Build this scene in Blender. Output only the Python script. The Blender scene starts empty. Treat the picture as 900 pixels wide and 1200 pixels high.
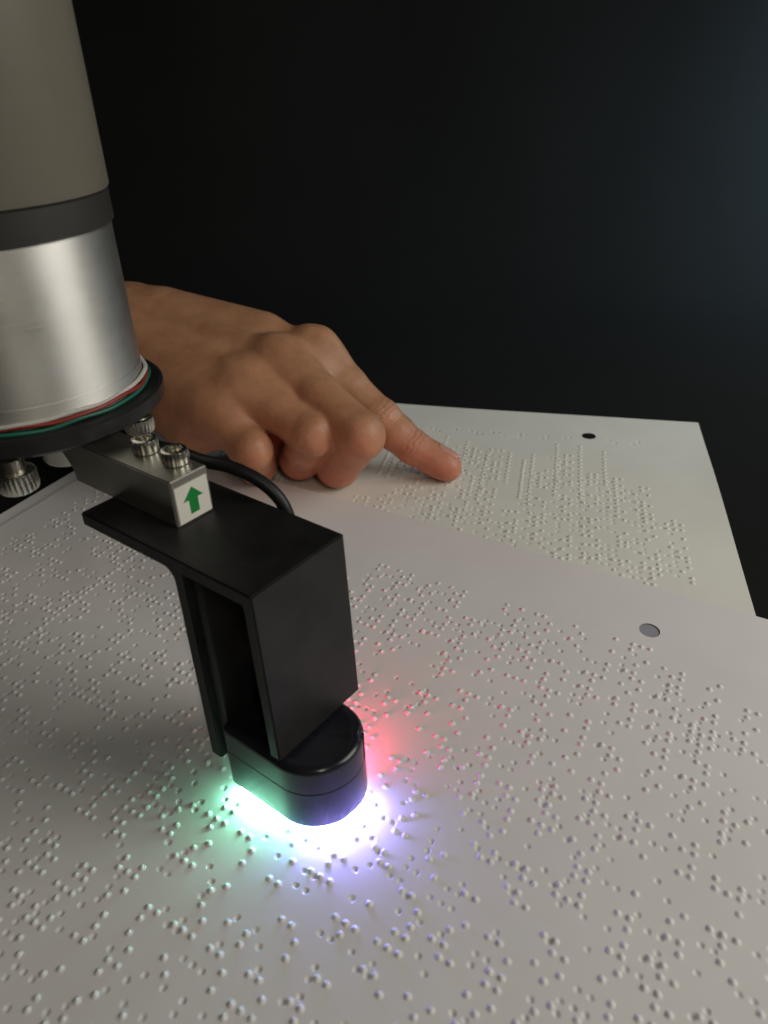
import bpy, bmesh, math, random
import numpy as np
from mathutils import Matrix, Vector

MM = 0.001
SC = bpy.context.scene
COL = SC.collection
RNG = np.random.default_rng(7)
random.seed(7)

# ------------------------------------------------------------------ camera
PITCH, ROLL, CAM_H = math.radians(31.0), math.radians(-2.5), 155.0
fw = Vector((0, math.cos(PITCH), -math.sin(PITCH)))
rt = Vector((1, 0, 0)); up = rt.cross(fw)
cR = rt * math.cos(ROLL) + up * math.sin(ROLL)
cU = -rt * math.sin(ROLL) + up * math.cos(ROLL)
cam = bpy.data.cameras.new('camera')
cam.sensor_fit = 'HORIZONTAL'; cam.sensor_width = 36.0; cam.lens = 36.0
cam.clip_start = 0.005; cam.clip_end = 50.0
cam.dof.use_dof = True; cam.dof.focus_distance = 0.225; cam.dof.aperture_fstop = 27.0
co = bpy.data.objects.new('camera', cam); COL.objects.link(co)
m3 = Matrix((cR, cU, -fw)).transposed()
co.matrix_world = Matrix.Translation((0, 0, CAM_H * MM)) @ m3.to_4x4()
SC.camera = co

# ------------------------------------------------------------------ world, lamps, exposure
W = bpy.data.worlds.new('World'); SC.world = W; W.use_nodes = True
W.node_tree.nodes['Background'].inputs[0].default_value = (1.0, 0.95, 0.88, 1)
W.node_tree.nodes['Background'].inputs[1].default_value = 0.022

def area(name, loc, target, size, power, color, sy=None):
    l = bpy.data.lights.new(name, 'AREA'); l.energy = power; l.color = color
    l.shape = 'RECTANGLE'; l.size = size * MM; l.size_y = (sy or size) * MM
    o = bpy.data.objects.new(name, l); COL.objects.link(o)
    o.location = Vector(loc) * MM
    d = (Vector(target) - Vector(loc)).normalized()
    o.rotation_euler = d.to_track_quat('-Z', 'Y').to_euler()
    return o
area('room_lamp', (460, 75, 285), (30, 200, 0), 340, 1.65, (1.0, 0.96, 0.89))
area('ceiling_lamp', (190, -560, 640), (-60, 180, 90), 60, 1.15, (1.0, 0.90, 0.74), 420)
area('added_cool_lamp', (440, 520, 200), (405, 610, 0), 120, 1.1, (0.50, 0.80, 1.0))  # added cool lamp out of view, tints the cloth at the right
SC.view_settings.view_transform = 'Standard'; SC.view_settings.look = 'None'
SC.view_settings.exposure = 0.0; SC.view_settings.gamma = 1.0
SC.view_settings.use_curve_mapping = False
SC.render.engine = 'CYCLES'
SC.cycles.use_denoising = True
SC.cycles.max_bounces = 8
SC.cycles.sample_clamp_indirect = 6.0

# ------------------------------------------------------------------ materials
class NT:
    def __init__(s, name):
        s.m = bpy.data.materials.new(name); s.m.use_nodes = True
        s.t = s.m.node_tree; s.b = s.t.nodes['Principled BSDF']
    def n(s, typ, **kw):
        x = s.t.nodes.new(typ)
        for k, v in kw.items():
            if k in x.inputs: x.inputs[k].default_value = v
            else: setattr(x, k, v)
        return x
    def l(s, a, b): s.t.links.new(a, b)
    def set(s, **kw):
        for k, v in kw.items(): s.b.inputs[k.replace('_', ' ')].default_value = v
    def coord(s, scale=(1, 1, 1)):
        c = s.n('ShaderNodeTexCoord'); mp = s.n('ShaderNodeMapping'); mp.inputs['Scale'].default_value = scale
        s.l(c.outputs['Object'], mp.inputs['Vector']); return mp.outputs['Vector']
    def noise(s, vec, scale, detail=4, rough=.55):
        x = s.n('ShaderNodeTexNoise'); x.inputs['Scale'].default_value = scale
        x.inputs['Detail'].default_value = detail; x.inputs['Roughness'].default_value = rough
        s.l(vec, x.inputs['Vector']); return x.outputs['Fac']
    def ramp(s, fac, a, b, lo=.3, hi=.7):
        r = s.n('ShaderNodeValToRGB'); r.color_ramp.elements[0].position = lo; r.color_ramp.elements[1].position = hi
        r.color_ramp.elements[0].color = a if len(a) == 4 else (*a, 1); r.color_ramp.elements[1].color = b if len(b) == 4 else (*b, 1)
        s.l(fac, r.inputs['Fac']); return r.outputs['Color']
    def rng(s, fac, a, b):
        r = s.n('ShaderNodeMapRange'); r.inputs['To Min'].default_value = a; r.inputs['To Max'].default_value = b
        s.l(fac, r.inputs['Value']); return r.outputs['Result']
    def bump(s, h, strength, dist, prev=None):
        b = s.n('ShaderNodeBump'); b.inputs['Strength'].default_value = strength; b.inputs['Distance'].default_value = dist * MM
        s.l(h, b.inputs['Height'])
        if prev is not None: s.l(prev, b.inputs['Normal'])
        s.l(b.outputs['Normal'], s.b.inputs['Normal']); return b.outputs['Normal']

def mottled(name, a, b, rough, metallic=0, scale=120, bump=.0, bdist=.1, stretch=(1, 1, 1), rvar=.08, spec=.5):
    k = NT(name); v = k.coord(stretch); f = k.noise(v, scale)
    k.l(k.ramp(f, a, b), k.b.inputs['Base Color'])
    k.set(Metallic=metallic); k.b.inputs['Specular IOR Level'].default_value = spec
    k.l(k.rng(k.noise(v, scale * 2.3), rough - rvar, rough + rvar), k.b.inputs['Roughness'])
    if bump: k.bump(k.noise(v, scale * 6), bump, bdist)
    return k.m

def paper_mat(name, a, b):
    k = NT(name); v = k.coord()
    k.l(k.ramp(k.noise(v, 35, 5), a, b), k.b.inputs['Base Color'])
    k.set(Roughness=.62); k.b.inputs['Specular IOR Level'].default_value = .25
    p = k.bump(k.noise(v, 900, 5, .65), .18, .08)
    k.bump(k.noise(v, 25, 2), .25, 1.2, p)
    return k.m
M = {}
M['paper'] = paper_mat('embossing_paper', (.76, .742, .722), (.80, .782, .762))
M['paper_back'] = paper_mat('embossing_paper_cream', (.77, .745, .67), (.82, .80, .72))
M['table'] = mottled('black_table', (.009, .010, .011), (.012, .013, .014), .56, scale=9, spec=.3)
M['cloth'] = mottled('black_cloth', (.013, .013, .013), (.016, .016, .0155), .95, scale=6, bump=.2, bdist=.4, spec=.05)
M['print'] = mottled('black_printed_plastic', (.006, .006, .0065), (.016, .016, .016), .5, scale=110, bump=.12, bdist=.05, spec=.4)
M['layer'] = M['print']
M['shell'] = mottled('glossy_dark_shell', (.010, .011, .016), (.016, .017, .024), .24, scale=90, bump=.04, bdist=.05, spec=.5)
M['gel'] = mottled('grey_gel', (.45, .45, .45), (.55, .55, .55), .5, scale=200)
M['rubber'] = mottled('black_rubber', (.006, .006, .0065), (.01, .01, .01), .45, scale=200, spec=.4)
M['tube'] = mottled('beige_grey_paint', (.155, .145, .115), (.17, .16, .125), .42, scale=40, bump=.08, bdist=.05, spec=.4)
M['band'] = mottled('charcoal_seal', (.018, .018, .016), (.026, .025, .022), .6, scale=90, bump=.08, bdist=.05)
M['flange'] = mottled('black_anodised', (.010, .010, .011), (.017, .017, .017), .38, scale=150, bump=.06, bdist=.04)
M['bolt'] = mottled('zinc_steel', (.62, .60, .53), (.74, .72, .64), .26, metallic=1, scale=1500, bump=.08, bdist=.05)
M['socket'] = mottled('socket_dark', (.05, .05, .05), (.08, .08, .075), .5, metallic=1, scale=420)
M['white_wire'] = mottled('white_insulation', (.48, .47, .44), (.55, .54, .51), .5, scale=100)
M['red_wire'] = mottled('red_insulation', (.22, .022, .015), (.27, .03, .02), .4, scale=100)
M['green_wire'] = mottled('green_insulation', (.008, .10, .065), (.012, .13, .085), .4, scale=100)
M['sticker'] = mottled('sticker_vinyl', (.70, .68, .60), (.76, .74, .66), .45, scale=200)
M['green_ink'] = mottled('green_ink', (.004, .19, .035), (.006, .23, .045), .45, scale=300)
def brushed(name, a, b, rough, stretch, scale, fine=.3):
    k = NT(name); v = k.coord(stretch)
    f = k.noise(v, scale, 6, .6)
    v2 = k.coord(); g = k.noise(v2, 55, 5, .6)
    k.l(k.ramp(g, a, b, .35, .68), k.b.inputs['Base Color'])
    k.set(Metallic=1.0)
    mx = k.n('ShaderNodeMath', operation='ADD'); k.l(f, mx.inputs[0]); k.l(g, mx.inputs[1])
    k.l(k.rng(mx.outputs[0], rough - .14, rough + .10), k.b.inputs['Roughness'])
    p = k.bump(f, fine, .012)
    k.bump(k.noise(v2, 260, 3), .05, .05, p)
    return k.m
M['silver'] = brushed('turned_aluminium', (.74, .73, .69), (.82, .81, .77), .42, (1, 1, 30), 60)
_t = M['silver'].node_tree; _tg = _t.nodes.new('ShaderNodeTangent'); _tg.direction_type = 'RADIAL'; _tg.axis = 'Z'
_p = _t.nodes['Principled BSDF']; _p.inputs['Anisotropic'].default_value = .6; _p.inputs['Anisotropic Rotation'].default_value = .25; _t.links.new(_tg.outputs[0], _p.inputs['Tangent'])
M['bar'] = brushed('milled_aluminium', (.38, .37, .33), (.48, .47, .42), .36, (1, 14, 14), 50)

def emit(name, col, strength):
    k = NT(name); k.set(Base_Color=(.8, .8, .8, 1), Roughness=.4)
    k.b.inputs['Emission Color'].default_value = (*col, 1); k.b.inputs['Emission Strength'].default_value = strength
    return k.m

def skin_mat():
    k = NT('skin'); v = k.coord()
    at = k.n('ShaderNodeAttribute', attribute_name='flush')
    wr = k.n('ShaderNodeAttribute', attribute_name='wrinkle')
    mot = k.noise(v, 95, 8, .68)
    base = k.ramp(mot, (.355, .17, .088), (.525, .28, .155), .28, .74)
    red = k.ramp(mot, (.46, .165, .105), (.60, .255, .17), .28, .74)
    mix = k.n('ShaderNodeMix', data_type='RGBA')
    k.l(at.outputs['Fac'], mix.inputs['Factor']); k.l(base, mix.inputs['A']); k.l(red, mix.inputs['B'])
    k.l(mix.outputs['Result'], k.b.inputs['Base Color'])
    k.l(k.rng(k.noise(v, 300), .34, .52), k.b.inputs['Roughness'])
    k.b.inputs['Specular IOR Level'].default_value = .4
    k.b.inputs['Subsurface Weight'].default_value = .22
    k.b.inputs['Subsurface Radius'].default_value = (1.0, .35, .18)
    k.b.inputs['Subsurface Scale'].default_value = 3.0 * MM
    vo = k.n('ShaderNodeTexVoronoi'); vo.inputs['Scale'].default_value = 900; vo.feature = 'DISTANCE_TO_EDGE'
    k.l(v, vo.inputs['Vector'])
    p = k.bump(vo.outputs['Distance'], .4, .16)
    p = k.bump(k.noise(v, 190, 6, .6), .45, .45, p)
    k.bump(wr.outputs['Fac'], .6, .4, p)
    return k.m
M['skin'] = skin_mat()
k = NT('fingernail'); k.set(Base_Color=(.56, .30, .22, 1), Roughness=.32); M['nail'] = k.m
M['grey_fill'] = mottled('grey_lilac_fill', (.30, .29, .33), (.33, .32, .36), .7, scale=200)  # flat grey for the disc added under the punched hole

# ------------------------------------------------------------------ helpers
def mesh_obj(name, verts, faces, mat, parent=None, smooth=False, sharp=None):
    me = bpy.data.meshes.new(name); me.from_pydata([tuple(float(c) * MM for c in v) for v in verts], [], faces); me.update()
    return finish(name, me, mat, parent, smooth, sharp)
def finish(name, me, mat, parent=None, smooth=False, sharp=None):
    o = bpy.data.objects.new(name, me); COL.objects.link(o)
    me.materials.append(M[mat] if isinstance(mat, str) else mat)
    if smooth:
        me.polygons.foreach_set('use_smooth', [True] * len(me.polygons))
        if sharp: me.set_sharp_from_angle(angle=math.radians(sharp))
    if parent: o.parent = parent
    return o
def bm_obj(name, bm, mat, parent=None, smooth=False, sharp=None):
    bmesh.ops.recalc_face_normals(bm, faces=bm.faces)
    bmesh.ops.scale(bm, vec=(MM, MM, MM), verts=bm.verts)
    me = bpy.data.meshes.new(name); bm.to_mesh(me); bm.free()
    return finish(name, me, mat, parent, smooth, sharp)
def tag(o, label, cat, group=None, kind=None):
    if label: o['label'] = label
    if cat: o['category'] = cat
    if group: o['group'] = group
    if kind: o['kind'] = kind
    return o
def empty(name, loc, rz=0):
    o = bpy.data.objects.new(name, None); COL.objects.link(o)
    o.location = Vector(loc) * MM; o.rotation_euler = (0, 0, rz); o.empty_display_size = .01
    return o
def box_bm(x0, x1, y0, y1, z0, z1, bev=0, seg=2):
    bm = bmesh.new(); bmesh.ops.create_cube(bm, size=1)
    for v in bm.verts:
        v.co = ((x0 + x1) / 2 + v.co.x * (x1 - x0), (y0 + y1) / 2 + v.co.y * (y1 - y0), (z0 + z1) / 2 + v.co.z * (z1 - z0))
    if bev: bmesh.ops.bevel(bm, geom=bm.edges[:], offset=bev, segments=seg, affect='EDGES', profile=.5)
    return bm
def lathe(profile, n=96, center=(0, 0), close=True):
    vs, fs = [], []
    for r, z in profile:
        for i in range(n):
            a = 2 * math.pi * i / n; vs.append((center[0] + r * math.cos(a), center[1] + r * math.sin(a), z))
    for j in range(len(profile) - 1):
        for i in range(n):
            fs.append((j * n + i, j * n + (i + 1) % n, (j + 1) * n + (i + 1) % n, (j + 1) * n + i))
    if close:
        fs.append(tuple(range(n))[::-1]); fs.append(tuple(range((len(profile) - 1) * n, len(profile) * n)))
    return vs, fs
def catmull(pts, per=12):
    P = [np.array(p, float) for p in pts]; P = [2 * P[0] - P[1]] + P + [2 * P[-1] - P[-2]]; out = []
    for i in range(1, len(P) - 2):
        for k in range(per):
            t = k / per
            out.append(.5 * (2 * P[i] + (P[i + 1] - P[i - 1]) * t + (2 * P[i - 1] - 5 * P[i] + 4 * P[i + 1] - P[i + 2]) * t * t + (3 * P[i] - P[i - 1] - 3 * P[i + 1] + P[i + 2]) * t ** 3))
    out.append(P[-2]); return out
def tube(pts, r, n=12, closed=False):
    pts = [np.array(p, float) for p in pts]; vs, fs = [], []; N = len(pts); nrm = None
    for i, p in enumerate(pts):
        a = pts[(i - 1) % N] if (closed or i > 0) else p; b = pts[(i + 1) % N] if (closed or i < N - 1) else p
        t = (b - a) / np.linalg.norm(b - a)
        if nrm is None: nrm = np.cross(t, [0, 0, 1.]); nrm = nrm if np.linalg.norm(nrm) > .1 else np.cross(t, [1., 0, 0])
        nrm = nrm - t * (nrm @ t); nrm /= np.linalg.norm(nrm); bi = np.cross(t, nrm)
        for k in range(n):
            w = 2 * math.pi * k / n; vs.append(p + r * (math.cos(w) * nrm + math.sin(w) * bi))
    for i in range(N if closed else N - 1):
        for k in range(n):
            j = (i + 1) % N; fs.append((i * n + k, i * n + (k + 1) % n, j * n + (k + 1) % n, j * n + k))
    if not closed: fs.append(tuple(range(n))); fs.append(tuple(range((N - 1) * n, N * n))[::-1])
    return vs, fs

# ------------------------------------------------------------------ setting
t = mesh_obj('table', [(-900, -250, -.3), (900, -250, -.3), (900, 480, -.3), (-900, 480, -.3)], [(0, 1, 2, 3)], 'table')
t['kind'] = 'structure'
# black cloth: lies on the back of the table, sweeps up behind it, with soft folds
vs, fs = [], []; NX = 220
prof = [(-240.0, -.05), (100, -.05), (480.0, -.05)]
for i in range(1, 13):
    a = math.pi / 2 * i / 12; prof.append((480 + 190 * math.sin(a), .1 + 190 * (1 - math.cos(a))))
prof += [(670.0 + i * 1.5, 190 + 75 * i) for i in range(1, 15)]
for j, (y, z) in enumerate(prof):
    k_ = min(1, max(0, z / 160))
    for i in range(NX + 1):
        x = -900 + 1800 * i / NX
        vs.append((x, y + k_ * (4 * math.sin(x / 70 + .4) + 2.5 * math.sin(x / 31 + 1 + z / 300)), z))
for j in range(len(prof) - 1):
    for i in range(NX):
        a = j * (NX + 1) + i; fs.append((a, a + 1, a + NX + 2, a + NX + 1))
b = mesh_obj('backdrop', vs, fs, 'cloth', smooth=True); b['kind'] = 'structure'

# ------------------------------------------------------------------ braille sheets
BR = {}
for ch, d in zip('abcdefghijklmnopqrstuvwxyz', ['1','12','14','145','15','124','1245','125','24','245','13','123','134','1345','135','1234','12345','1235','234','2345','136','1236','2456','1346','13456','1356']):
    BR[ch] = [int(c) for c in d]
LET = 'etaoinshrdlucmfwypvbgkjqxz'
LW = np.array([12.7,9,8.2,7.5,7,6.7,6.3,6.1,6,4.3,4,2.8,2.8,2.4,2.2,2.4,2,1.9,1,1.5,2,.8,.2,.1,.2,.1]); LW /= LW.sum()
def text_line(n, fill=1.0):
    out = []
    while len(out) < n:
        for _ in range(RNG.integers(2, 9)): out.append(BR[LET[RNG.choice(26, p=LW)]])
        out.append([])
        if RNG.random() < .1: out += [[]] * RNG.integers(1, 4)
    return out[:int(n * fill)]
def line_dots(s0, t0, cells, pitch=6.0, sgn=1):
    pts = []
    for i, cell in enumerate(cells):
        for d in cell:
            col = 0 if d <= 3 else 1; row = (d - 1) % 3
            pts.append((s0 - sgn * row * 2.5, t0 + i * pitch + col * 2.5))
    return pts

def sheet(name, origin, es, ls, lt, step, base, warp, bumps, dents, holes, mat, label, group=None, dotR=.82, dotH=.5, et=None):
    ns, nt = int(round(ls / step)) + 1, int(round(lt / step)) + 1
    S, T = np.meshgrid(np.linspace(0, ls, ns), np.linspace(0, lt, nt), indexing='ij')
    hol = [(round(hs / step) * step, round(ht / step) * step, round(hr / step) * step) for hs, ht, hr in holes]
    s1, t1 = np.linspace(0, ls, ns), np.linspace(0, lt, nt); step_s, step_t = s1[1], t1[1]
    drop = np.zeros((ns - 1, nt - 1), bool)
    for (hs, ht, hr) in hol:                       # bend the grid lines round the punched hole
        ci, cj, kk = round(hs / step_s), round(ht / step_t), round(hr / step)
        A, B_ = (np.arange(ns) - ci)[:, None].astype(float), (np.arange(nt) - cj)[None, :].astype(float)
        m = np.maximum(np.abs(A), np.abs(B_)); e = np.hypot(A, B_); w = np.clip((m - kk) / (kk * 1.2), 0, 1)
        f = np.where(e > 0, m / np.maximum(e, 1e-9), 1) * (1 - w) + w
        S = np.where(w < 1, hs + A * f * step, S); T = np.where(w < 1, ht + B_ * f * step, T)
        drop[ci - kk:ci + kk, cj - kk:cj + kk] = True
    Z = base + warp(S, T)
    D = np.zeros_like(S); mask = np.zeros(S.shape, bool)
    for pts, sign in ((bumps, 1), (dents, -1)):
        for (ps, pt) in pts:
            if not (2 < ps < ls - 2 and 2 < pt < lt - 2): continue
            if any(math.hypot(ps - h_[0], pt - h_[1]) < h_[2] + 4.5 for h_ in holes): continue
            ps += RNG.normal() * .05; pt += RNG.normal() * .05
            r0 = dotR * (1 if sign > 0 else .92); h0 = dotH * (RNG.uniform(.82, 1.1) if sign > 0 else RNG.uniform(.5, .8))
            i0, i1 = max(0, int((ps - r0) / step) - 1), min(ns, int((ps + r0) / step) + 3)
            j0, j1 = max(0, int((pt - r0) / step) - 1), min(nt, int((pt + r0) / step) + 3)
            q = ((S[i0:i1, j0:j1] - ps) ** 2 + (T[i0:i1, j0:j1] - pt) ** 2) / r0 ** 2
            g = np.clip(1 - q, 0, 1) ** 1.35 * h0 * sign
            D[i0:i1, j0:j1] = np.where(np.abs(g) > np.abs(D[i0:i1, j0:j1]), g, D[i0:i1, j0:j1])
            mask[i0:i1, j0:j1] |= q < 1
    Z = Z + D
    if et is None: et = np.array([es[1], -es[0]])
    X = origin[0] + S * es[0] + T * et[0]; Y = origin[1] + S * es[1] + T * et[1]
    V = np.stack([X, Y, Z], -1).reshape(-1, 3) * MM
    idx = np.arange(ns * nt).reshape(ns, nt)
    F = np.stack([idx[:-1, :-1], idx[:-1, 1:], idx[1:, 1:], idx[1:, :-1]], -1).reshape(-1, 4)
    Sc = (S[:-1, :-1] + S[1:, 1:]) / 2; Tc = (T[:-1, :-1] + T[1:, 1:]) / 2
    keep = ~drop
    dot = (mask[:-1, :-1] | mask[1:, :-1] | mask[:-1, 1:] | mask[1:, 1:])
    def make(nm, sel):
        f = F[sel.reshape(-1)]; used, inv = np.unique(f, return_inverse=True); f = inv.reshape(-1, 4)
        me = bpy.data.meshes.new(nm); me.vertices.add(len(used)); me.vertices.foreach_set('co', V[used].astype(np.float32).ravel())
        me.loops.add(f.size); me.loops.foreach_set('vertex_index', f.astype(np.int32).ravel())
        me.polygons.add(len(f)); me.polygons.foreach_set('loop_start', np.arange(0, f.size, 4, dtype=np.int32))
        me.update(calc_edges=True)
        me.polygons.foreach_set('use_smooth', np.ones(len(f), bool))
        o = bpy.data.objects.new(nm, me); COL.objects.link(o); me.materials.append(M[mat]); return o
    o = make(name, keep & ~dot)
    if (dot & keep).any():
        d = make('braille_dots', keep & dot); d.parent = o; d['kind'] = 'stuff'
    tag(o, label, 'paper', group)
    return o

# sheet lying under everything: far sheet with table rulings
LS2 = 258.0
es2 = np.array([.962, -.272]); es2 /= np.linalg.norm(es2)
K2 = np.array([148.2, 325.1]); O2 = K2 - LS2 * es2
bumps2, dents2 = [], []
s = LS2 - 17.0; li = 0
while s > 14:
    nfromright = LS2 - s
    if li < 1: start, n = 92, 7
    elif li < 3: start, n = 74 - li * 6, 12
    else: start, n = RNG.choice([30, 32, 38, 44]), 24
    cells = text_line(n)
    if li >= 3 and RNG.random() < .8:           # ruling: an unbroken run of one dot row
        bumps2 += [(s + 3.6, tt) for tt in np.arange(34 + RNG.integers(0, 4) * 4, 34 + RNG.integers(26, 60), 3.3)]
        start = max(start, 44 if RNG.random() < .6 else 60)
    if li >= 3 and RNG.random() < .25:
        bumps2 += [(s, tt) for tt in np.arange(52, 52 + RNG.integers(20, 50), 2.5)]; start = 96
    bumps2 += line_dots(s, start, cells)
    dents2 += line_dots(s - 4.4, start + 3.1, text_line(n))
    if li >= 1: dents2 += line_dots(s - 1.2, 25.5, text_line(1)); 
    s -= 10.0; li += 1
def warp2(S, T):
    return .35 * np.sin(S / 34 + .6) * np.exp(-T / 40) + .25 + 1.1 * np.exp(-(LS2 - S) / 12) * np.exp(-((T - 60) / 45) ** 2) + .12 * np.sin(T / 27 + S / 60)
hole2 = [(LS2 - 49.5, 22.5, 3.0)]
sheet('paper_sheet', O2, es2, LS2, 225, .45, .15, warp2, bumps2, dents2, hole2, 'paper_back',
      'cream braille sheet under the hand, punched near its far edge', 'braille sheets', dotR=.84, dotH=.55, et=np.array([-.238, -.971]))

# blank sheet peeping out beneath the left edge of the near sheet
es1 = np.array([.843, -.537]); es1 /= np.linalg.norm(es1); et1 = np.array([-.455, -.890])
K1 = np.array([-118.5, 329.9]) + 7 * es1
sheet('paper_sheet', K1 - 9.0 * es1 + 3 * et1, es1, 150, 225, 3.0, 1.0,
      lambda S, T: .5 * np.sin(T / 30) * 0 + .8 * np.exp(-S / 10), [], [], [], 'paper',
      'blank strip of white paper showing past the near sheet by the screw', None, et=et1)

# near sheet under the sensor
LS1, LT1 = 306.0, 238.0
bumps1, dents1 = [], []
s = LS1 - 16.0
while s > 14:
    n = 33; st = 30 + (6.0 * RNG.integers(0, 3) if RNG.random() < .4 else 0)
    bumps1 += line_dots(s, st, text_line(n))
    dents1 += [q for q in line_dots(s - 3.75, st + 4.3, text_line(n)) if RNG.random() < .7]
    s -= 10.0
# a ruled run of dots
bumps1 += [(62.0, tt) for tt in np.arange(52, 122, 2.5)]
def warp1(S, T):
    edge = 2.0 * np.exp(-T / 13) * (.55 + .45 * np.sin(S / 45 - 2.2))
    left = .9 * np.exp(-S / 14)
    return edge + left + .25 * np.sin(S / 38 + T / 55) + .15 * np.sin(T / 31 - S / 70)
hole1 = [(238.5, 21.5, 3.0)]
near = sheet('paper_sheet', K1, es1, LS1, LT1, .31, 1.35, warp1, bumps1, dents1, hole1, 'paper',
      'white braille sheet beneath the glowing sensor', 'braille sheets', dotR=.80, dotH=.54, et=et1)
P_ = K1 + 238.5 * es1 + 21.5 * et1
v, f = lathe([(3.6, -.25), (3.6, -.2)], 40); v = [(P_[0] + a, P_[1] + b_, 1.55 + c) for a, b_, c in v]
mesh_obj('hole_fill_disc', v, f, 'grey_fill', near)  # added disc, its grey makes the hole floor darker than the paper

# ------------------------------------------------------------------ robot arm
AX, AY = -85.6, 181.6
arm = empty('robot_arm', (AX, AY, 81.5))
def alathe(name, prof, mat, n=128, parent=arm, sharp=35):
    v, f = lathe([(r, z - 81.5) for r, z in prof], n)
    return mesh_obj(name, v, f, mat, parent, True, sharp)
alathe('upper_tube', [(27.3, 131.2), (27.6, 131.7), (27.6, 260), (27.3, 260.5)], 'tube')
alathe('seal_ring', [(26.6, 124.0), (27.2, 124.4), (27.2, 130.6), (26.6, 131.1)], 'band')
alathe('wrist_housing', [(25.9, 85.9), (26.4, 86.2), (26.4, 90.8), (26.15, 91.0), (26.15, 91.3), (26.4, 91.5), (26.4, 123.5), (26.1, 123.9)], 'silver')
fl = alathe('tool_flange', [(29.9, 81.0), (31.0, 81.9), (31.0, 85.0), (30.3, 85.6), (25, 85.7), (25, 86.4)], 'flange')
alathe('adapter_boss', [(19, 77.9), (19.6, 78.4), (19.6, 80.95)], 'silver')
def wire(mat, R, z, amp, ph):
    pts = []
    for i in range(120):
        a = 2 * math.pi * i / 120
        pts.append(((R + .3 * math.sin(3 * a + ph)) * math.cos(a), (R + .3 * math.sin(3 * a + ph)) * math.sin(a), z - 81.5 + amp * math.sin(2 * a + ph) + .22 * math.sin(7 * a + 2 * ph) + .12 * math.sin(13 * a)))
    v, f = tube(pts, .5, 10, True); mesh_obj('wire', v, f, mat, arm, True)
wire('white_wire', 27.0, 88.0, .25, 1.0); wire('red_wire', 27.3, 87.0, .35, 2.4); wire('green_wire', 27.6, 86.3, .3, .5)

def cap_screw(parent, x, y, ztop, r, h, shank, rs, up=False, ridges=30):
    """socket cap screw; head hangs under (up=False) or stands on (up=True) the plane ztop"""
    sg = 1 if up else -1
    if shank:
        prof = []; z = 0
        while z < shank:
            prof += [(rs, sg * z), (rs * .86, sg * (z + .25)), (rs, sg * (z + .5))]; z += .55
        v, f = lathe(prof, 28); v = [(x + a, y + b_, ztop + c) for a, b_, c in v]
        sh = mesh_obj('thread', v, f, 'bolt', parent, True, 40)
    z0 = ztop + sg * shank; n = ridges * 2; vs, fs = [], []
    levels = [(r * .80, 0, 0), (r * .96, .06 * h, 0), (r, .16 * h, 1), (r, .80 * h, 1), (r * .93, .95 * h, 0), (r * .84, h, 0), (r * .60, h, 0), (r * .56, h * .97, 0), (r * .54, h * .45, 0)]
    for rr, zz, kn in levels:
        for i in range(n):
            a = 2 * math.pi * i / n; q = rr * (1 - (.06 if (kn and i % 2) else 0))
            vs.append((x + q * math.cos(a), y + q * math.sin(a), z0 + sg * zz))
    for j in range(len(levels) - 1):
        for i in range(n):
            fs.append((j * n + i, j * n + (i + 1) % n, (j + 1) * n + (i + 1) % n, (j + 1) * n + i))
    fs.append(tuple(range(n))[::-1]); fs.append(tuple(range((len(levels) - 1) * n, len(levels) * n)))
    o = mesh_obj('screw', vs, fs, 'bolt', parent, True, 32)
    if shank: sh.parent = o
    return o
for (wx, wy) in ((-81.8, 153.2), (-58.9, 173.5), (-110, 190), (-86, 207)):
    cap_screw(arm, wx - AX, wy - AY, -.5, 4.5 if wy < 160 else 3.6, 5.0 if wy < 160 else 3.8, 2.8 if wy < 160 else .2, 2.6)
tag(arm, 'robot arm wrist with beige tube, silver housing and black flange', 'robot arm')

# ------------------------------------------------------------------ sensor bracket (local frame: u along x, v along y)
TH = -.682; BX, BY = -25.9, 116.4
br = empty('sensor_bracket', (BX, BY, 67.4), TH)
Z0 = 66.8
# holder : top plate with leg, right wall, back wall, lintel
H = 66.8
def hold(name, x0, x1, y0, y1, z0, z1, bev=.35): return bm_obj(name, box_bm(x0, x1, y0, y1, z0 - Z0, z1 - Z0, bev), 'print', br, True, 30)
# profile of plate + leg in the u/z plane, extruded in v, with a fillet under the plate
prof = [(-55.7, 0), (0, 0), (1.2, -44.2), (-1.8, -44.2), (-2.9, -3.4), (-20.4, -3.4), (-20.4, -57.6), (-24.0, -57.6)]
for i in range(9):
    a = math.pi * .5 * i / 8
    prof.append((-27.0 + 3.0 * math.cos(a), -6.4 + 3.0 * math.sin(a)))
prof.append((-55.7, -3.4))
bm = bmesh.new()
lo = [bm.verts.new((x, 0, z)) for x, z in prof]; hi = [bm.verts.new((x, 27.3, z)) for x, z in prof]
bm.faces.new(lo); bm.faces.new(hi[::-1])
for i in range(len(prof)): j = (i + 1) % len(prof); bm.faces.new((lo[j], lo[i], hi[i], hi[j]))
bm.normal_update()
ed = [e for e in bm.edges if len(e.link_faces) == 2 and e.calc_face_angle() > .6]
bmesh.ops.bevel(bm, geom=ed, offset=.35, segments=2, affect='EDGES')
bm_obj('holder_frame', bm, 'print', br, True, 30)
hold('back_wall', -20.5, -2.3, 24.2, 27.1, 24.0, 63.6, .2)
hold('foot', -20.6, -17.2, 1.4, 25.5, 9.7, 62, .9)
bm = bmesh.new(); bmesh.ops.create_uvsphere(bm, u_segments=16, v_segments=8, radius=1)
for v in bm.verts: v.co = (-8.5 + v.co.x * 1.6, 7.2 + v.co.y * .5, v.co.z * .18)
bm_obj('print_seam', bm, 'print', br, True)
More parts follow.
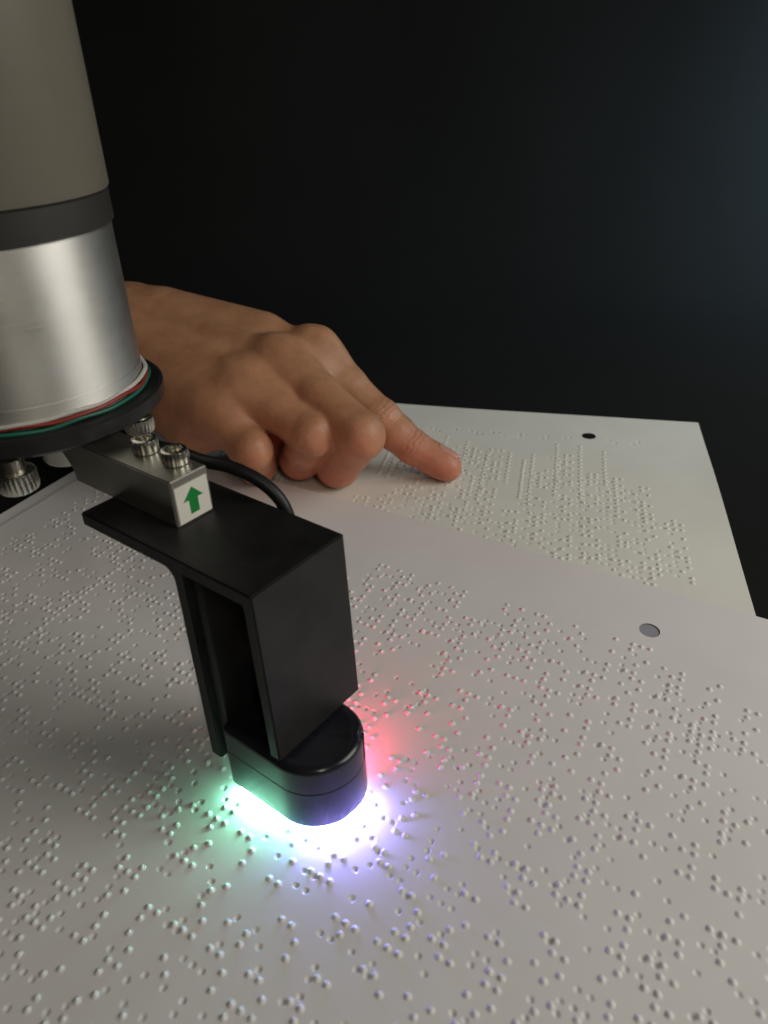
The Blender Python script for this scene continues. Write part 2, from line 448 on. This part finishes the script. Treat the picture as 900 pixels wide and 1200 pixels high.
# aluminium bar with a scalloped milled end
U0, U1, V0, V1, ZB, ZT = -70.0, -31.2, 8.3, 18.5, 66.85, 78.1
prof = [(U1, ZB), (U1, ZT), (-84, ZT)]
n = 44
for i in range(n + 1):
    a = math.pi * .5 * i / n
    r = 9.0 - .28 * abs(math.sin(a * 5))
    prof.append((-84 + 14.6 * math.sin(a) - .25 * abs(math.sin(a * 5)), ZB + 10.2 * (math.cos(a)) + .15 * abs(math.sin(a * 5)) * (i < n)))
bm = bmesh.new()
lo = [bm.verts.new((x, V0, z - Z0)) for x, z in prof]; hi = [bm.verts.new((x, V1, z - Z0)) for x, z in prof]
bm.faces.new(lo); bm.faces.new(hi[::-1])
for i in range(len(prof)): j = (i + 1) % len(prof); bm.faces.new((lo[j], lo[i], hi[i], hi[j]))
bm.normal_update()
ed = [e for e in bm.edges if len(e.link_faces) == 2 and e.calc_face_angle() > 1.2]
bmesh.ops.bevel(bm, geom=ed, offset=.3, segments=2, affect='EDGES')
bm_obj('metal_bar', bm, 'bar', br, True, 30)
v, f = lathe([(6.2, 2.2), (6.6, 2.8), (6.6, 13.4)], 48, (-79.0, 13.4)); mesh_obj('spacer', v, f, 'silver', br, True, 35)
def loc(wx, wy):
    dx, dy = wx - BX, wy - BY; return (dx * math.cos(TH) + dy * math.sin(TH), -dx * math.sin(TH) + dy * math.cos(TH))
for wx, wy in ((-53.6, 158.6), (-45.4, 152.2)):
    x, y = loc(wx, wy); cap_screw(br, x, y, ZT - Z0, 3.05, 3.4, 0, 1.5, up=True, ridges=22)
st = bm_obj('sticker', box_bm(U1 + .02, U1 + .14, V0 + .7, V1 - .6, ZB - Z0 + .4, ZT - Z0 - 1.9), 'sticker', br)
st['label'] = 'white square sticker with a green up arrow'
cy, cz = (V0 + V1) / 2 + .05, (ZB + ZT) / 2 - Z0 - .75
arr = [(-1.25, -3.1), (1.25, -3.1), (1.25, .35), (2.75, .35), (0, 3.3), (-2.75, .35), (-1.25, .35)]
vs = [(U1 + .16, cy + a, cz + b_) for a, b_ in arr] + [(U1 + .12, cy + a, cz + b_) for a, b_ in arr]
fs = [tuple(range(7))] + [(i, i + 7, (i + 1) % 7 + 7, (i + 1) % 7) for i in range(7)]
mesh_obj('arrow', vs, fs, 'green_ink', st)
tag(br, 'black sensor holder bolted to a metal bar with a green arrow sticker', 'bracket')

# ------------------------------------------------------------------ tactile sensor
se = empty('tactile_sensor', (BX, BY, 1.4), TH)
def outline(off=0.0, n_arc=40):
    """stadium with one round nose (+u), rear corners rounded; counter-clockwise from the rear left"""
    R = 11.5 - off; cu, cv = .9, 11.0; ur = -18.2 + off; rr = 2.0; p = []
    for i in range(7): a = math.pi * (1 + .5 * i / 6); p.append((ur + rr + rr * math.cos(a), cv - R + rr + rr * math.sin(a)))
    for i in range(1, 12): p.append((ur + rr + (cu - ur - rr) * i / 12, cv - R))
    for i in range(n_arc + 1): a = -math.pi / 2 + math.pi * i / n_arc; p.append((cu + R * math.cos(a), cv + R * math.sin(a)))
    for i in range(1, 12): p.append((cu + (ur + rr - cu) * i / 12, cv + R))
    for i in range(7): a = math.pi * (.5 + .5 * i / 6); p.append((ur + rr + rr * math.cos(a), cv + R - rr + rr * math.sin(a)))
    return p
ZS = 1.4
def loft(name, levels, mat, parent, notch=None, groove=None, sharp=35):
    vs, fs = [], []; n = len(outline())
    for j, (off, z) in enumerate(levels):
        for i, (x, y) in enumerate(outline(off)):
            zz = z - ZS
            if notch and j <= 3 and notch[0] <= i <= notch[1]: zz += notch[2]
            if groove and groove[0] <= i <= groove[1]:
                d = np.array([.9 - x, 11.1 - y]); d /= np.linalg.norm(d); x, y = x + d[0] * .5, y + d[1] * .5
            vs.append((x, y, zz))
    for j in range(len(levels) - 1):
        for i in range(n): fs.append((j * n + i, j * n + (i + 1) % n, (j + 1) * n + (i + 1) % n, (j + 1) * n + i))
    fs.append(tuple(range(n))[::-1]); fs.append(tuple(range((len(levels) - 1) * n, len(levels) * n)))
    return mesh_obj(name, vs, fs, mat, parent, True, sharp)
SB = 4.5; NOTCH = 18 + 18
loft('lower_shell', [(1.4, SB + 1.2), (1.0, SB), (.15, SB), (0, SB + .2), (0, SB + .5), (0, 15.0), (0, 15.3), (.08, 15.45)], 'shell', se, notch=(NOTCH, NOTCH + 3, 1.9))
loft('upper_shell', [(.15, 15.4), (.06, 15.5), (.06, 15.8), (.06, 21.2), (.06, 21.6), (.5, 22.4), (1.3, 22.8), (2.6, 22.85), (3.4, 22.4), (10.2, 22.3)], 'shell', se, groove=(45, 47))
loft('gel_pad', [(4.0, 1.75), (3.2, 1.95), (2.6, 2.6), (2.4, SB + 1.0)], 'gel', se)
# clip rib standing on the nose
bm = box_bm(-.6, .6, -.45, .45, 5.0 - ZS, 21.5 - ZS, .25)
a = math.radians(38); bmesh.ops.rotate(bm, verts=bm.verts, cent=(0, 0, 0), matrix=Matrix.Rotation(a - math.pi / 2, 3, 'Z'))
bmesh.ops.translate(bm, verts=bm.verts, vec=(.9 + 11.0 * math.cos(a), 11.1 + 11.0 * math.sin(a), 0))
bm_obj('clip_rib', bm, 'shell', se, True, 30)
# LEDs around the gel, under the rim
def led(i0, i1, col, strength, off=1.15, z0=1.9, z1=4.45):
    p = outline(off)[i0:i1 + 1]; q = outline(off + .5)[i0:i1 + 1]; vs, fs = [], []; n = len(p)
    for (x, y) in p: vs.append((x, y, z0 - ZS))
    for (x, y) in p: vs.append((x, y, z1 - ZS))
    for (x, y) in q: vs.append((x, y, z1 - ZS))
    for (x, y) in q: vs.append((x, y, z0 - ZS))
    for k in range(4):
        for i in range(n - 1):
            a0, b0 = k * n, ((k + 1) % 4) * n; fs.append((a0 + i, a0 + i + 1, b0 + i + 1, b0 + i))
    fs += [(0, n, 2 * n, 3 * n), (n - 1, 4 * n - 1, 3 * n - 1, 2 * n - 1)]
    return mesh_obj('led', vs, fs, emit('led_light', col, strength), se)
NA = 18
led(3, 52, (.75, .92, 1.0), 22, off=1.0, z0=1.75, z1=2.1)['label'] = 'white glowing strip under the sensor rim'
led(4, 16, (.30, 1.0, .64), 85, z0=2.7)['label'] = 'green glowing strip under the sensor rim'
led(17, NA + 6, (.18, .65, 1.0), 36, z0=2.7)['label'] = 'cyan glowing strip under the sensor rim'
led(NA + 7, NA + 26, (.30, .27, 1.0), 190, z0=2.7)['label'] = 'blue violet glowing strip under the sensor rim'
led(NA + 39, NA + 51, (1.0, .04, .12), 220, z0=2.7)['label'] = 'red glowing strip under the sensor rim'
# cable
cab = [(-66, 27, 71), (-52, 25.5, 73.5), (-40, 24.5, 74.5), (-32, 26.0, 74.5), (-25, 28.4, 71.5), (-20.5, 29.8, 66.5), (-18.5, 30.2, 58), (-16, 30.0, 44), (-12, 27.5, 30), (-10, 22.5, 19)]
v, f = tube(catmull([(x, y, z - ZS) for x, y, z in cab], 10), 1.55, 16); mesh_obj('cable', v, f, 'rubber', se, True)
tag(se, 'dark glossy tactile sensor glowing green, blue and red against the paper', 'sensor')

# ------------------------------------------------------------------ hand (one continuous surface from a distance field)
J = {'it': (24.5, 282.4, 8.0), 'id': (13.2, 286.7, 13.5), 'ip': (-0.1, 293.0, 24.0), 'im': (-25.7, 307.9, 49.0), 'mp': (-7.7, 263.3, 31.0), 'mm': (-38.9, 294.6, 50.0), 'md': (-18.0, 279.5, 10.0), 'rp': (-26.3, 266.7, 31.0), 'rm': (-52.3, 285.0, 45.0), 'rd': (-33.8, 286.2, 10.5), 'pp': (-49.8, 265.2, 26.0), 'pm': (-66.2, 281.8, 38.0), 'pd': (-51.6, 282.7, 10.0)}
J = {k_: np.array(v_) for k_, v_ in J.items()}
J['mt'] = J['md'] + np.array([-7, 14, -1.0]); J['rt'] = J['rd'] + np.array([-6, 13, -1.0]); J['pt'] = J['pd'] + np.array([-2, 13, -1.0])
WR1 = np.array([-106, 334, 55.5]); WR2 = np.array([-110, 316, 53.])
ELB1 = np.array([-240, 398, 52.]); ELB2 = np.array([-240, 370, 48.])
G0 = np.array([-236, 236, -2.]); G1 = np.array([48, 420, 104.]); ST = .85
shape = tuple(((G1 - G0) / ST).astype(int) + 1)
axs = [G0[i] + ST * np.arange(shape[i], dtype=np.float32) for i in range(3)]
def cone(field, a, b_, ra, rb, k, flat=1.0):
    """smooth-union a rounded cone into field (evaluated only near it)"""
    a = np.array(a, float); b_ = np.array(b_, float); R = max(ra, rb) + k + 3
    lo = np.minimum(a, b_) - R; hi = np.maximum(a, b_) + R; sl = []
    for i in range(3):
        i0 = max(0, int((lo[i] - G0[i]) / ST)); i1 = min(shape[i], int((hi[i] - G0[i]) / ST) + 2); sl.append(slice(i0, max(i0, i1)))
    X = axs[0][sl[0]][:, None, None]; Y = axs[1][sl[1]][None, :, None]; Zz = axs[2][sl[2]][None, None, :]
    d = b_ - a; L2 = max(float(d @ d), 1e-6)
    tt = np.clip(((X - a[0]) * d[0] + (Y - a[1]) * d[1] + (Zz - a[2]) * d[2]) / L2, 0, 1)
    dd = np.sqrt((X - a[0] - tt * d[0]) ** 2 + (Y - a[1] - tt * d[1]) ** 2 + (Zz - a[2] - tt * d[2]) ** 2) - (ra + (rb - ra) * tt)
    f0 = field[tuple(sl)]
    if k > 0:
        h = np.clip(.5 + .5 * (f0 - dd) / k, 0, 1); field[tuple(sl)] = f0 + (dd - f0) * h - k * h * (1 - h)
    else: field[tuple(sl)] = np.minimum(f0, dd)
def smin(a, b_, k):
    h = np.clip(.5 + .5 * (b_ - a) / k, 0, 1); return b_ + (a - b_) * h - k * h * (1 - h)
def lerp(a, b_, t_): return a + (b_ - a) * t_
BIG = 40.0
palm = np.full(shape, BIG, np.float32)
im, mm_, rm, pm = J['im'], J['mm'], J['rm'], J['pm']
dn = np.array([0, 0, -1.])
WM = (WR1 + WR2) / 2
for (p_, q_, r0, r1) in ((WR1, im + dn * 4, 15, 11), (WR1 * .6 + WR2 * .4, mm_ + dn * 3, 15.5, 11), (WR1 * .3 + WR2 * .7, rm + dn * 3, 15.5, 12), (WR2, pm + dn * 3, 15, 11.5), (WR1 * .2 + WR2 * .8, (rm + pm) / 2 + dn * 2, 15, 12)):
    cone(palm, p_, q_, r0, r1, 7)
cone(palm, WR1 + dn * 10, im + np.array([-12, 0, -20]), 14, 11, 7)
cone(palm, WR2 + dn * 8, pm + np.array([-10, 4, -12]), 13, 10, 7)
for a_, b2, c_, d_ in ((im, J['ip'], mm_, J['mp']), (mm_, J['mp'], rm, J['rp']), (rm, J['rp'], pm, J['pp'])):
    for t_, rr_, dz in ((0, 10.0, -2.5), (.22, 8.0, -4.0)):
        cone(palm, a_ + (b2 - a_) * t_ + dn * -dz, c_ + (d_ - c_) * t_ + dn * -dz, rr_, rr_ * .95, 6)
cone(palm, mm_ + dn * 14, pm + np.array([-3, 3, -10]), 10, 9, 7)
for a_, b2, r_ in ((WR1, ELB1, (16.5, 25)), (WR2, ELB2, (17, 24))): cone(palm, a_, b2, r_[0], r_[1], 10)
cone(palm, J['rd'] + np.array([-8, 18, 5.]), J['pd'] + np.array([-6, 20, 5.]), 10, 10, 4)
cone(palm, J['rd'] + np.array([-8, 20, 8.]), mm_ + dn * 18, 10, 12, 5)
cone(palm, lerp(WR1, im, .2) + np.array([0, 0, 4.5]), lerp(WR1, im, .72) + np.array([0, 0, 2.5]), 13.5, 11, 6)
# tendons and knuckle heads
for q_, w_, r_ in ((im, .85, 2.2), (mm_, .6, 2.2), (rm, .4, 2.0), (pm, .15, 1.8)):
    base = WR1 * w_ + WR2 * (1 - w_) + np.array([0, 0, 12.])
    cone(palm, base, q_ + np.array([-6, 1, 6.]), r_, r_, 6)
def chain(pts, rad, k=2.5):
    f = np.full(shape, BIG, np.float32)
    for i in range(len(pts) - 1): cone(f, pts[i], pts[i + 1], rad[i], rad[i + 1], k)
    return f
fin = []
ix = chain([im, lerp(im, J['ip'], .5), J['ip'], lerp(J['ip'], J['id'], .5), J['id'], J['it']], [9.4, 7.9, 8.1, 7.5, 7.0, 6.6])
cone(ix, J['it'] + np.array([-4, 2.5, 1]), J['it'] + np.array([2.5, -1.5, -1.6]), 6.6, 6.0, 2)
cone(ix, J['ip'] + np.array([-1, -1, 2.8]), J['ip'] + np.array([2, -1, 2.0]), 6.4, 6.2, 2)
fin.append(ix)
def curled(m_, p_, d_, t_, r):
    f = chain([m_, lerp(m_, p_, .5), p_], [r * 1.12, r * .97, r * .98], 3)
    cone(f, p_, lerp(p_, d_, .5), r * .98, r * .93, 2); cone(f, lerp(p_, d_, .5), d_, r * .93, r * .95, 2)
    cone(f, d_, t_, r * .92, r * .8, 2)
    cone(f, p_ + np.array([1.0, -2.0, 2.0]), p_ + np.array([2.0, -3.0, -1]), r * .70, r * .66, 2.5)
    return f
fin.append(curled(mm_, J['mp'], J['md'], J['mt'], 9.3))
fin.append(curled(rm, J['rp'], J['rd'], J['rt'], 8.9))
fin.append(curled(pm, J['pp'], J['pd'], J['pt'], 8.2))
th = chain([WR1 + np.array([8, 4, -16.]), (-62, 322, 27), (-36, 316, 15), (-14, 308, 9.5)], [13, 11, 9.5, 7.5], 4)
fin.append(th)
F_ = fin[0]
for g_ in fin[1:]: F_ = smin(F_, g_, 1.3)
field = smin(F_, palm, 5.0)
for q_, r_ in ((im, 6.0), (mm_, 5.0)): cone(field, q_ + np.array([-1.5, -.5, 4.6]), q_ + np.array([1.5, -.5, 4.0]), r_, r_, 4)
# rest on the sheet: flatten anything below it
field = np.maximum(field, (0.75 - axs[2])[None, None, :])
def surface_nets(f, g0, st):
    s_ = f < 0
    nx, ny, nz = f.shape
    c = [s_[i:nx - 1 + i, j:ny - 1 + j, k_:nz - 1 + k_] for i in (0, 1) for j in (0, 1) for k_ in (0, 1)]
    tot = sum(x.astype(np.int8) for x in c); act = (tot > 0) & (tot < 8)
    ci = np.argwhere(act); idx = -np.ones(act.shape, np.int32); idx[act] = np.arange(len(ci))
    acc = np.zeros((len(ci), 3)); cnt = np.zeros(len(ci))
    corners = [(i, j, k_) for i in (0, 1) for j in (0, 1) for k_ in (0, 1)]
    val = {o: f[ci[:, 0] + o[0], ci[:, 1] + o[1], ci[:, 2] + o[2]] for o in corners}
    for a_ in corners:
        for ax in range(3):
            if a_[ax]: continue
            b2 = list(a_); b2[ax] = 1; b2 = tuple(b2); va, vb = val[a_], val[b2]
            x = (va < 0) != (vb < 0); t_ = np.where(x, va / np.where(x, va - vb, 1), 0)
            p = np.array(a_, float)[None, :].repeat(len(ci), 0); p[:, ax] += t_
            acc[x] += p[x]; cnt[x] += 1
    V = (ci + acc / cnt[:, None]) * st + g0
    Q = []
    for ax in range(3):
        o1, o2 = [(1, 2), (2, 0), (0, 1)][ax]
        sl0 = [slice(None)] * 3; sl1 = [slice(None)] * 3; sl0[ax] = slice(0, -1); sl1[ax] = slice(1, None)
        d = s_[tuple(sl0)] != s_[tuple(sl1)]; e = np.argwhere(d); inside = s_[tuple(sl0)][d]
        ok = (e[:, o1] > 0) & (e[:, o2] > 0) & (e[:, o1] < f.shape[o1] - 1) & (e[:, o2] < f.shape[o2] - 1)
        e, inside = e[ok], inside[ok]
        def cell(a_, b2):
            q = e.copy(); q[:, o1] -= a_; q[:, o2] -= b2; return idx[q[:, 0], q[:, 1], q[:, 2]]
        q = np.stack([cell(1, 1), cell(0, 1), cell(0, 0), cell(1, 0)], 1); q[~inside] = q[~inside][:, ::-1]; Q.append(q)
    return V, np.concatenate(Q)
HV, HQ = surface_nets(field, G0, ST)
me = bpy.data.meshes.new('hand'); me.vertices.add(len(HV)); me.vertices.foreach_set('co', (HV * MM).astype(np.float32).ravel())
me.loops.add(HQ.size); me.loops.foreach_set('vertex_index', HQ.astype(np.int32).ravel())
me.polygons.add(len(HQ)); me.polygons.foreach_set('loop_start', np.arange(0, HQ.size, 4, dtype=np.int32)); me.update(calc_edges=True); me.validate()
flush = np.zeros(len(HV)); wrk = np.zeros(len(HV))
for nm, r_, w_ in (('it', 14, .75), ('ip', 10, .3), ('mp', 10, .3), ('rp', 10, .3), ('pp', 9, .3), ('md', 14, .7), ('rd', 14, .7), ('pd', 13, .65), ('im', 10, .3), ('mm', 9, .25), ('id', 10, .6)):
    flush = np.maximum(flush, w_ * np.exp(-((HV - J[nm]) ** 2).sum(1) / (r_ * r_)))
for a_, b2, n_, wd in (('ip', 'id', 5, 5.5), ('id', 'it', 3, 3.0), ('mp', 'mm', 4, 4.0), ('rp', 'rm', 4, 4.0), ('pp', 'pm', 4, 3.5)):
    ax = J[b2] - J[a_]; ax /= np.linalg.norm(ax); rel = HV - J[a_]; tt = rel @ ax + .35 * np.sin(rel[:, 2] * .9 + rel[:, 1] * .5)
    m_ = np.exp(-(tt / wd) ** 2) * np.exp(-(np.linalg.norm(rel, axis=1) / 11.5) ** 4) * (rel[:, 2] > -3)
    wrk += (1 if a_[0] == 'i' else .35) * m_ * -np.abs(np.cos(tt * 1.55)) ** 6
for nm, arr_ in (('flush', flush), ('wrinkle', wrk)):
    at = me.attributes.new(nm, 'FLOAT', 'POINT'); at.data.foreach_set('value', arr_.astype(np.float32))
hand = finish('hand', me, 'skin', None, True)
tag(hand, 'bare hand with index finger stretched out, fingertip touching the far braille sheet', 'hand')
# index fingernail
ax = J['it'] - J['id']; ax /= np.linalg.norm(ax); side = np.cross(ax, [0, 0, 1.]); side /= np.linalg.norm(side); nup = np.cross(side, ax)
nup2 = nup * .93 - side * .37; side2 = np.cross(ax, nup2)
vs, fs = [], []
for i in range(11):
    for j in range(9):
        u_ = i / 10; w_ = (j / 8 - .5) * 2
        rr = 6.72 - .10 * u_; ang = w_ * .62 * (1 - .25 * (1 - min(1, u_ * 4)) ** 2)
        c0 = J['it'] + ax * (-4.5 + 10.2 * u_ - 1.2 * w_ * w_ * (u_ - .3))
        vs.append(c0 + (nup2 * math.cos(ang) + side2 * math.sin(ang)) * (rr + .12 - 1.9 * max(0, u_ - .62) ** 1.3))
for i in range(10):
    for j in range(8): fs.append((i * 9 + j, i * 9 + j + 1, i * 9 + j + 10, i * 9 + j + 9))
nail = mesh_obj('fingernail', vs, fs, 'nail', hand, True)
so = nail.modifiers.new('thickness', 'SOLIDIFY'); so.thickness = .0005; so.offset = -1
